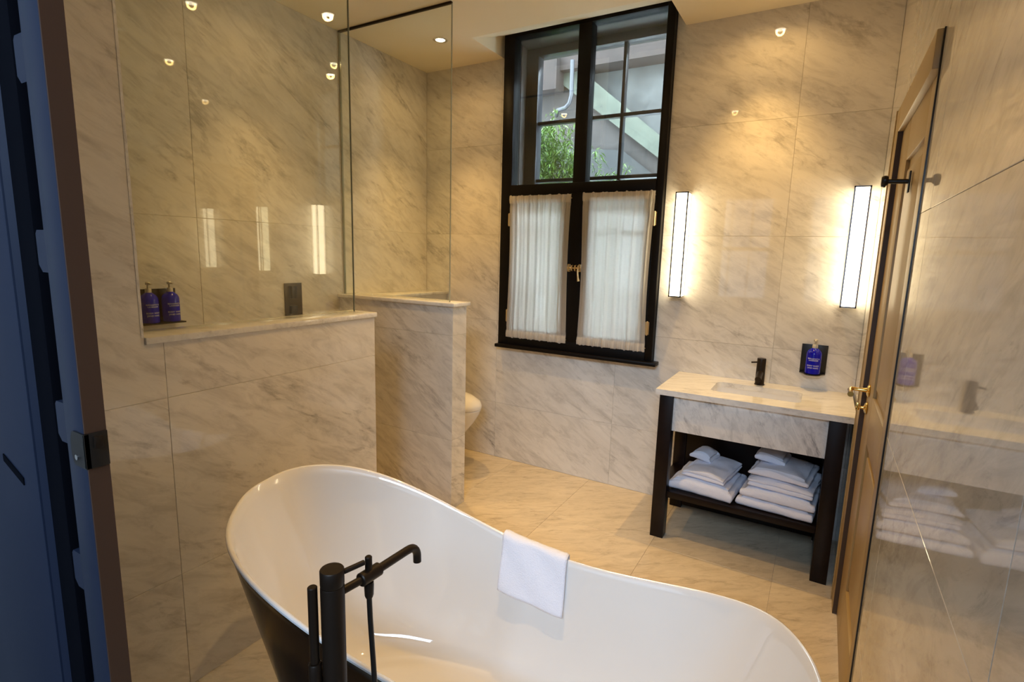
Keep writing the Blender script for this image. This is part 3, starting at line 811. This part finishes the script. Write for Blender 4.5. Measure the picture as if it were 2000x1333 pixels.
fpart(B().rod((.0, 0, FZ-.245), (-.075, .0, FZ-.243), .0065, 14).rod((HXo, 0, FZ-.244), (HXo, HYo, FZ-.244), .006, 12)
      .lathe([(0, 0), (.013, 0), (.013, .05), (.011, .053), (0, .053)], 18, Matrix.Translation((HXo, HYo, FZ-.25))), 'bracket')

# ------------------------------------------------------------------ washstand
VX0, VX1, VY = 2.03, 2.955, -.535
ws = empty('washstand', (2.49, -.27, 0)); tag(ws, 'dark wooden washstand with marble top, apron and open towel shelf', 'washstand')
def wpart(b, name, mat, **kw): return part(b, name, mat, ws, **kw)
for (a, b_) in ((2.050, 2.122), (2.850, 2.922)):
    for (c_, d_) in ((-.520, -.448), (-.075, -.004)):
        wpart(B().box(a, b_, c_, d_, 0, .829, .002), 'leg', M['wenge'])
wpart(B().box(2.1225, 2.8495, -.500, -.478, .630, .829, .001), 'apron', M['marble_top'], origin=(2.5, -.5, .7))
wpart(B().box(2.054, 2.118, -.446, -.076, .630, .829, .002), 'side_rail', M['wenge'])
wpart(B().box(2.854, 2.918, -.446, -.076, .030, .829, .002), 'side_panel', M['wenge'])
wpart(B().box(2.123, 2.849, -.070, -.045, .020, .80, .001), 'back_panel', M['wenge'])
wpart(B().box(2.052, 2.849, -.505, -.072, .243, .279, .002), 'shelf', M['wenge'])
# marble top with the basin cut-out
BX0, BX1, BY0, BY1 = 2.285, 2.722, -.395, -.140
tp = B()
for bx in ((VX0, BX0, VY, -.001), (BX1, VX1, VY, -.001), (BX0, BX1, VY, BY0), (BX0, BX1, BY1, -.001)):
    tp.box(bx[0], bx[1], bx[2], bx[3], .830, .860)
bmesh.ops.remove_doubles(tp.bm, verts=tp.bm.verts, dist=1e-5)
def corner(cx, cy, sx, sy, r=.035, n=6):
    pts = [(cx, cy)]+[(cx+sx*(r-r*math.cos(a)) if False else cx+sx*r*(1-math.sin(a)), cy+sy*r*(1-math.cos(a))) for a in [i/n*PI/2 for i in range(n+1)]]
    return pts
for cx, cy, sx, sy in ((BX0, BY0, 1, 1), (BX1, BY0, -1, 1), (BX0, BY1, 1, -1), (BX1, BY1, -1, -1)):
    tp.prism(corner(cx, cy, sx, sy), 'z', .830, .8598)
wpart(tp, 'worktop', M['marble_slab'], smooth_ang=0, origin=(2.49, -.27, .86))
def rrect(x0, x1, y0, y1, r, z, n=6):
    out = []
    for cx, cy, a0 in ((x1-r, y1-r, 0), (x0+r, y1-r, PI/2), (x0+r, y0+r, PI), (x1-r, y0+r, 3*PI/2)):
        for i in range(n+1):
            a = a0+i/n*PI/2; out.append((cx+r*math.cos(a), cy+r*math.sin(a), z))
    return out
bm = bmesh.new(); rs = []
for (e, z, r) in ((-.006, .8295, .038), (-.004, .80, .038), (.000, .76, .036), (.010, .722, .034), (.03, .708, .03), (.07, .704, .02)):
    rs.append([bm.verts.new(p) for p in rrect(BX0+e, BX1-e, BY0+e, BY1-e, r, z)])
n_ = len(rs[0])
for a, b in zip(rs, rs[1:]):
    for i in range(n_): bm.faces.new((a[i], a[(i+1) % n_], b[(i+1) % n_], b[i]))
bm.faces.new(rs[-1]); bmesh.ops.recalc_face_normals(bm, faces=bm.faces)
me = bpy.data.meshes.new('basin'); bm.to_mesh(me); bm.free(); me.shade_smooth()
if me.polygons[-1].normal.z < 0: me.flip_normals()
bo = link_mesh('basin', me, M['ceramic']); bo.parent = ws; bo.matrix_parent_inverse = Matrix.Translation(ws.location).inverted()
wpart(B().lathe([(0, .704), (.022, .704), (.023, .707), (.015, .709), (0, .709)], 20, Matrix.Translation(((BX0+BX1)/2, (BY0+BY1)/2, 0))), 'basin_waste', M['chrome'])
# basin tap
bt = empty('basin_tap', (2.499, -.075, .860)); tag(bt, 'dark bronze basin mixer tap on the marble washstand top', 'tap')
B().lathe([(0, 0), (.027, 0), (.027, .004), (.0245, .006), (.0235, .130), (.0235, .150), (.022, .153), (0, .153)], 32).build('body', M['bronze'], bt)
B().rod((0, -.010, .072), (0, -.115, .050), .0165, 20, .002).build('spout', M['bronze'], bt)
B().rod((-.018, -.004, .130), (-.052, -.012, .126), .005, 12, .001).build('lever', M['bronze'], bt)

# ------------------------------------------------------------------ towels on the shelf
def folded(name, w, d, h, layers, loc, rz, label, cat='towel', group=None, sag=.0, seed=0, tilt=(0, 0), droop=0.0):
    """folded towel: a soft block whose front edge is a rounded fold and whose layers show as grooves on the sides"""
    rnd = random.Random(seed)
    nx, ny, nzl = 28, 22, layers*10
    bm = bmesh.new(); G = {}
    def P(i, j, k):
        u, v, t = i/nx*2-1, j/ny*2-1, k/nzl*2-1
        e = 5.5
        x, y = u*w/2, v*d/2
        # groove between layers, stronger at the rim
        lay = (t*.5+.5)*layers
        ss = min(1.0, abs(2*(lay-min(int(lay), layers-1))-1))
        rl_ = min(.5*h/layers, .034)
        rim_x = abs(u)**10; rim_y = abs(v)**10
        inset = rl_*.95*(1-max(0, 1-ss**2.6)**(1/2.6))
        # rounding of the whole block
        rr = .35*h/layers
        x -= math.copysign(1, u)*rim_x*inset if u else 0
        y -= math.copysign(1, v)*rim_y*inset if v else 0
        layer_id = min(int(lay), layers-1)
        rl = random.Random(seed*31+layer_id)
        x *= 1+rl.uniform(-.02, .02); y *= 1+rl.uniform(-.02, .015); x += rl.uniform(-.006, .006)
        zz = (t*.5+.5)*h
        edge = max(abs(u), abs(v))
        zz *= 1-.10*edge**3*(t*.5+.5)
        zz -= sag*(u*u)*(t*.5+.5)*h
        zz += .010*noise.noise(Vector((x*12+seed, y*12, t*2)))*(t*.5+.5)
        x += .004*noise.noise(Vector((y*16, zz*30, seed+3.)));  y += .004*noise.noise(Vector((x*16, zz*30, seed+9.)))
        if droop: zz -= droop*max(0, (-v-.35))**2*(.3+t*.35+.35)
        return (x, y, max(zz, .0005))
    def V(i, j, k):
        if (i, j, k) not in G: G[(i, j, k)] = bm.verts.new(P(i, j, k))
        return G[(i, j, k)]
    for i in range(nx):
        for j in range(ny):
            for k in (0, nzl): bm.faces.new((V(i, j, k), V(i+1, j, k), V(i+1, j+1, k), V(i, j+1, k)))
    for k in range(nzl):
        for i in range(nx):
            for j in (0, ny): bm.faces.new((V(i, j, k), V(i+1, j, k), V(i+1, j, k+1), V(i, j, k+1)))
        for j in range(ny):
            for i in (0, nx): bm.faces.new((V(i, j, k), V(i, j+1, k), V(i, j+1, k+1), V(i, j, k+1)))
    bmesh.ops.recalc_face_normals(bm, faces=bm.faces)
    me = bpy.data.meshes.new(name); bm.to_mesh(me); bm.free(); me.shade_smooth()
    o = link_mesh(name, me, M['towel']); o.location = loc; o.rotation_euler = (tilt[0], tilt[1], rz)
    tag(o, label, cat, group); return o
SZ = .2795
TG = 'folded white towels on the washstand shelf'
# left pile
folded('bath_towel', .350, .36, .085, 1, (2.306, -.300, SZ), -.10, 'wide folded white towel, bottom of the left pile on the washstand shelf', group=TG, sag=.25, seed=1)
folded('hand_towel', .225, .34, .050, 2, (2.316, -.290, SZ+.088), -.16, 'narrower folded white towel, middle of the left pile on the shelf', group=TG, sag=.35, seed=2)
folded('face_cloth', .125, .15, .052, 1, (2.262, -.225, SZ+.138), -.20, 'folded white face cloth on top of the left towel pile', group=TG, sag=.5, seed=3, tilt=(0, .10))
# right pile
folded('bath_towel', .355, .36, .052, 1, (2.672, -.300, SZ), -.08, 'wide folded white towel, bottom of the right pile on the shelf', group=TG, sag=.1, seed=4)
folded('bath_towel', .350, .355, .056, 1, (2.674, -.298, SZ+.053), -.09, 'wide folded white towel, second from the bottom of the right pile', group=TG, sag=.15, seed=5)
folded('hand_towel', .305, .33, .058, 2, (2.690, -.290, SZ+.110), -.12, 'folded white towel, third up in the right pile', group=TG, sag=.2, seed=6)
folded('hand_towel', .280, .32, .050, 1, (2.684, -.285, SZ+.168), -.14, 'folded white hand towel just under the cloth of the right pile', group=TG, sag=.45, seed=7)
folded('face_cloth', .150, .17, .050, 1, (2.612, -.240, SZ+.211), -.12, 'crumpled white face cloth on top of the right towel pile', group=TG, sag=.2, seed=8, tilt=(0, .09))

# ------------------------------------------------------------------ wall lamps
def sconce(x0, x1, label):
    root = empty('wall_lamp', ((x0+x1)/2, 0, 1.33)); tag(root, label, 'wall lamp', 'tall box wall lamps beside the washstand')
    w = (x1-x0)/2; h = .620; d0, d1 = -.090, -.012
    B().box(-w+.006, w-.006, -.012, -.001, .01, h-.01).build('back_plate', M['chrome'], root)
    B().box(-w+.002, w-.002, d0+.002, d1, .006, h-.006).build('diffuser', M['sconce'], root, smooth_ang=0)
    t = .007
    for sx in (-1, 1):
        B().box(sx*w-t if sx > 0 else -w, w if sx > 0 else -w+t, d0, d0+t, 0, h).build('frame_bar', M['lampframe'], root)
    for z_ in (0, h-t):
        B().box(-w, w, d0, d1, z_, z_+t).build('end_cap', M['lampframe'], root)
sconce(1.948, 2.023, 'glowing box wall lamp between the window and the washstand tap')
sconce(2.842, 2.917, 'glowing box wall lamp at the right, next to the panelled door')

# ------------------------------------------------------------------ soap bottles in wall holders
def text_mesh(txt, size):
    cu = bpy.data.curves.new('lettering', 'FONT'); cu.body = txt; cu.size = size; cu.align_x = 'CENTER'; cu.resolution_u = 2
    to = bpy.data.objects.new('lettering', cu); COL.objects.link(to)
    dg = bpy.context.evaluated_depsgraph_get()
    me = bpy.data.meshes.new_from_object(to.evaluated_get(dg))
    bpy.data.objects.remove(to); bpy.data.curves.remove(cu)
    return me
def soap_bottle(loc, rz, label):
    """front faces local -Y"""
    root = empty('soap_bottle', loc, rz); tag(root, label, 'bottle', 'cobalt blue soap bottles')
    R_ = .0375
    body = B().lathe([(0, 0), (R_-.003, 0), (R_, .003), (R_, .108), (R_-.002, .118), (R_-.008, .129), (R_-.018, .137), (.014, .141), (.0125, .143), (0, .143)], 40).build('body', M['cobalt'], root)
    B().lathe([(0, .142), (.0135, .142), (.0135, .158), (.011, .161), (.0055, .162), (.0045, .180), (0, .180)], 20).build('collar', M['pump'], root)
    B().lathe([(0, .178), (.010, .178), (.0105, .188), (.008, .191), (0, .191)], 16).rod((0, 0, .185), (0, -.034, .182), .004, 10).build('pump_head', M['pump'], root)
    for block in ((('BERGAMOT &', .0098, .083), ('LAVENDER', .0098, .0735)), (('BODY WASH', .0105, .044), ('[AND HAIR]', .0105, .032))):
        bm = bmesh.new()
        for txt, size, z in block:
            m = text_mesh(txt, size); b2 = bmesh.new(); b2.from_mesh(m); bpy.data.meshes.remove(m)
            bmesh.ops.triangulate(b2, faces=b2.faces)
            bmesh.ops.subdivide_edges(b2, edges=[e for e in b2.edges if e.calc_length() > .004], cuts=1)
            for v in b2.verts:
                a = v.co.x/R_; v.co = Vector(((R_+.0004)*math.sin(a), -(R_+.0004)*math.cos(a), v.co.y+z))
            t = bpy.data.meshes.new('t'); b2.to_mesh(t); b2.free(); bm.from_mesh(t); bpy.data.meshes.remove(t)
        me = bpy.data.meshes.new('lettering'); bm.to_mesh(me); bm.free()
        link_mesh('lettering', me, M['white_print'], root)
    return root
def holder(loc, rz, w, bottles, label):
    root = empty('bottle_holder', loc, rz); tag(root, label, 'holder')
    B().box(-w/2, w/2, -.006, 0, 0, .162, .001).build('back_plate', M['blackmetal'], root)
    pr = [(-w/2, 0), (-w/2, -.02)]
    n = len(bottles)
    if n == 1: pr += [(-.043*math.cos(a), -.047-.043*math.sin(a)) for a in [i/14*PI for i in range(15)]]
    else: pr += [(-w/2, -.085), (w/2, -.085)]
    pr += [(w/2, -.02), (w/2, 0)]
    B().prism(pr, 'z', 0, .006).build('shelf', M['blackmetal'], root)
    return root
holder((2.754, -.001, .949), 0, .127, [0], 'black wall holder above the washstand, right of the tap')
soap_bottle((2.754, -.048, .956), 0, 'cobalt blue soap bottle in the holder above the washstand')
holder((.001, -2.032, 1.190), PI/2, .188, [-.05, .05], 'black twin bottle holder on the shower wall')
soap_bottle((.048, -2.080, 1.197), PI/2, 'cobalt blue bottle in the shower holder, beside the marble pier')
soap_bottle((.048, -1.985, 1.197), PI/2, 'cobalt blue bottle in the shower holder, nearer the mixer plate')

# shower mixer
mx = empty('shower_mixer', (0.0005, -1.260, 1.160)); tag(mx, 'dark bronze shower control plate with a square knob on marble wall', 'shower control')
B().box(.0005, .008, -.060, .060, 0, .194, .001).build('plate', plain('smoked_bronze', (.055, .040, .020), .3, metal=.5), mx)
B().box(.008, .036, -.032, .004, .105, .178, .002).build('knob', M['blackmetal'], mx)
B().box(.008, .036, -.032, .004, .012, .060, .002).build('knob', M['blackmetal'], mx)

# ------------------------------------------------------------------ toilet, wall hung on the cistern box
to = empty('toilet', (.215, -.375, 0)); tag(to, 'white wall-hung toilet behind the half wall', 'toilet')
def egg(L, Wd, z, x0=0.0, n=40):
    out = []
    for i in range(n):
        a = 2*PI*i/n
        c, s = math.cos(a), math.sin(a)
        out.append((x0+L/2+L/2*c*(1 if c > 0 else 1), Wd/2*s*(1-.10*c), z))
    return out
def loft(rs, cap0=True, cap1=True):
    b = B(); bm = bmesh.new(); R = [[bm.verts.new(p) for p in r] for r in rs]; n = len(rs[0])
    for a, c in zip(R, R[1:]):
        for i in range(n): bm.faces.new((a[i], a[(i+1) % n], c[(i+1) % n], c[i]))
    if cap0: bm.faces.new(R[0][::-1])
    if cap1: bm.faces.new(R[-1])
    bmesh.ops.recalc_face_normals(bm, faces=bm.faces); b._take(bm); return b
TZ = .10
loft([egg(.22, .20, TZ+.02), egg(.30, .25, TZ+.06), egg(.40, .30, TZ+.15), egg(.50, .345, TZ+.27), egg(.545, .365, TZ+.34), egg(.555, .37, TZ+.368), egg(.552, .368, TZ+.374)]).build('bowl', M['ceramic'], to)
loft([egg(.556, .372, TZ+.377), egg(.560, .376, TZ+.381), egg(.560, .376, TZ+.400), egg(.545, .365, TZ+.425), egg(.49, .33, TZ+.448), egg(.36, .24, TZ+.462, .06), egg(.15, .1, TZ+.466, .15)]).build('lid', M['ceramic'], to)
B().box(-.008, .05, -.09, .09, TZ+.02, TZ+.36, .01).build('wall_flange', M['ceramic'], to)

# ------------------------------------------------------------------ ceiling downlights
def downlight(x, y, label, power=1.0):
    root = empty('downlight', (x, y, H)); tag(root, label, 'ceiling light', 'recessed ceiling downlights')
    B().lathe([(.030, -.0005), (.046, -.0005), (.046, -.003), (.042, -.006), (.034, -.005), (.030, -.0015), (.030, -.0005)], 32, cap=False).build('bezel', M['chrome'], root)
    B().lathe([(0, -.0012), (.030, -.0012)], 28, cap=False).build('lamp_face', M['lampface'], root, smooth_ang=0)
    l = bpy.data.lights.new('spot', 'SPOT'); l.energy = DOWNLIGHT_W*power; l.color = WARM; l.spot_size = math.radians(78); l.spot_blend = 1.0; l.shadow_soft_size = .014
    o = bpy.data.objects.new('spot', l); COL.objects.link(o); o.parent = root; o.location = (0, 0, -.012)
    l2 = bpy.data.lights.new('spill', 'SPOT'); l2.energy = DOWNLIGHT_W*power*.08; l2.color = WARM; l2.spot_size = math.radians(165); l2.spot_blend = .6; l2.shadow_soft_size = .025
    o = bpy.data.objects.new('spill', l2); COL.objects.link(o); o.parent = root; o.location = (0, 0, -.012)
downlight(.486, -.461, 'ceiling downlight over the toilet, seen through the glass screen', 1.0)
downlight(2.386, -.300, 'ceiling downlight above the washstand, out of frame', 1.0)
downlight(1.90, -2.04, 'ceiling downlight above the bathtub, out of frame', 1.05)
downlight(.45, -1.50, 'ceiling downlight inside the shower, out of frame', .6)
downlight(1.55, -1.05, 'ceiling downlight in the middle of the room, out of frame', 1.1)

# ------------------------------------------------------------------ the room behind the camera (daylight comes from its windows)
hf = B().box(-.6, 4.4, -6.8, -3.06, -.12, -.002).build('floor.002', M['hall_floor']); tag(hf, kind='structure')
hw = B().box(-.7, -.6, -6.8, -3.06, -.1, 4.4).box(4.4, 4.5, -6.8, -3.0, -.1, 4.4)
hw.box(3.13, 4.4, -3.07, -3.0, -.1, 4.4).box(-.6, 3.2, -3.07, -3.0, 3.0, 4.4)
for a, b_ in ((-.6, .95), (1.95, 2.45), (3.45, 4.4)): hw.box(a, b_, -6.75, -6.6, -.1, 3.1)
for a, b_ in ((.95, 1.95), (2.45, 3.45)): hw.box(a, b_, -6.75, -6.6, -.1, .87); hw.box(a, b_, -6.75, -6.6, 2.63, 3.1)
hw.box(-.6, 4.4, -6.76, -6.75, -.1, 4.4)
hw = hw.build('wall_hall', M['plaster']); tag(hw, kind='structure')
hc = B().box(-.7, 4.5, -6.8, -3.0, 4.3, 4.4).build('ceiling.001', M['plaster']); tag(hc, kind='structure')
for n_w, xw in enumerate((1.45, 2.95)):
    we = empty('window_%d' % (3+n_w), (xw, -6.58, .9)); tag(we, kind='structure')
    fr = B()
    for sx in (-.5, .45): fr.box(sx, sx+.05, -.03, .02, -.02, 1.72)
    fr.box(-.5, .5, -.03, .02, -.03, .03); fr.box(-.5, .5, -.03, .02, 1.67, 1.73); fr.box(-.5, .5, -.03, .02, .82, .88)
    fr.build('frame', plain('white_sash_paint_%d' % n_w, (.7, .7, .7), .4), we)
    for bx in (-.17, .15): B().box(bx, bx+.02, -.02, .01, .03, 1.67).build('glazing_bar', bpy.data.materials['white_sash_paint_%d' % n_w], we)
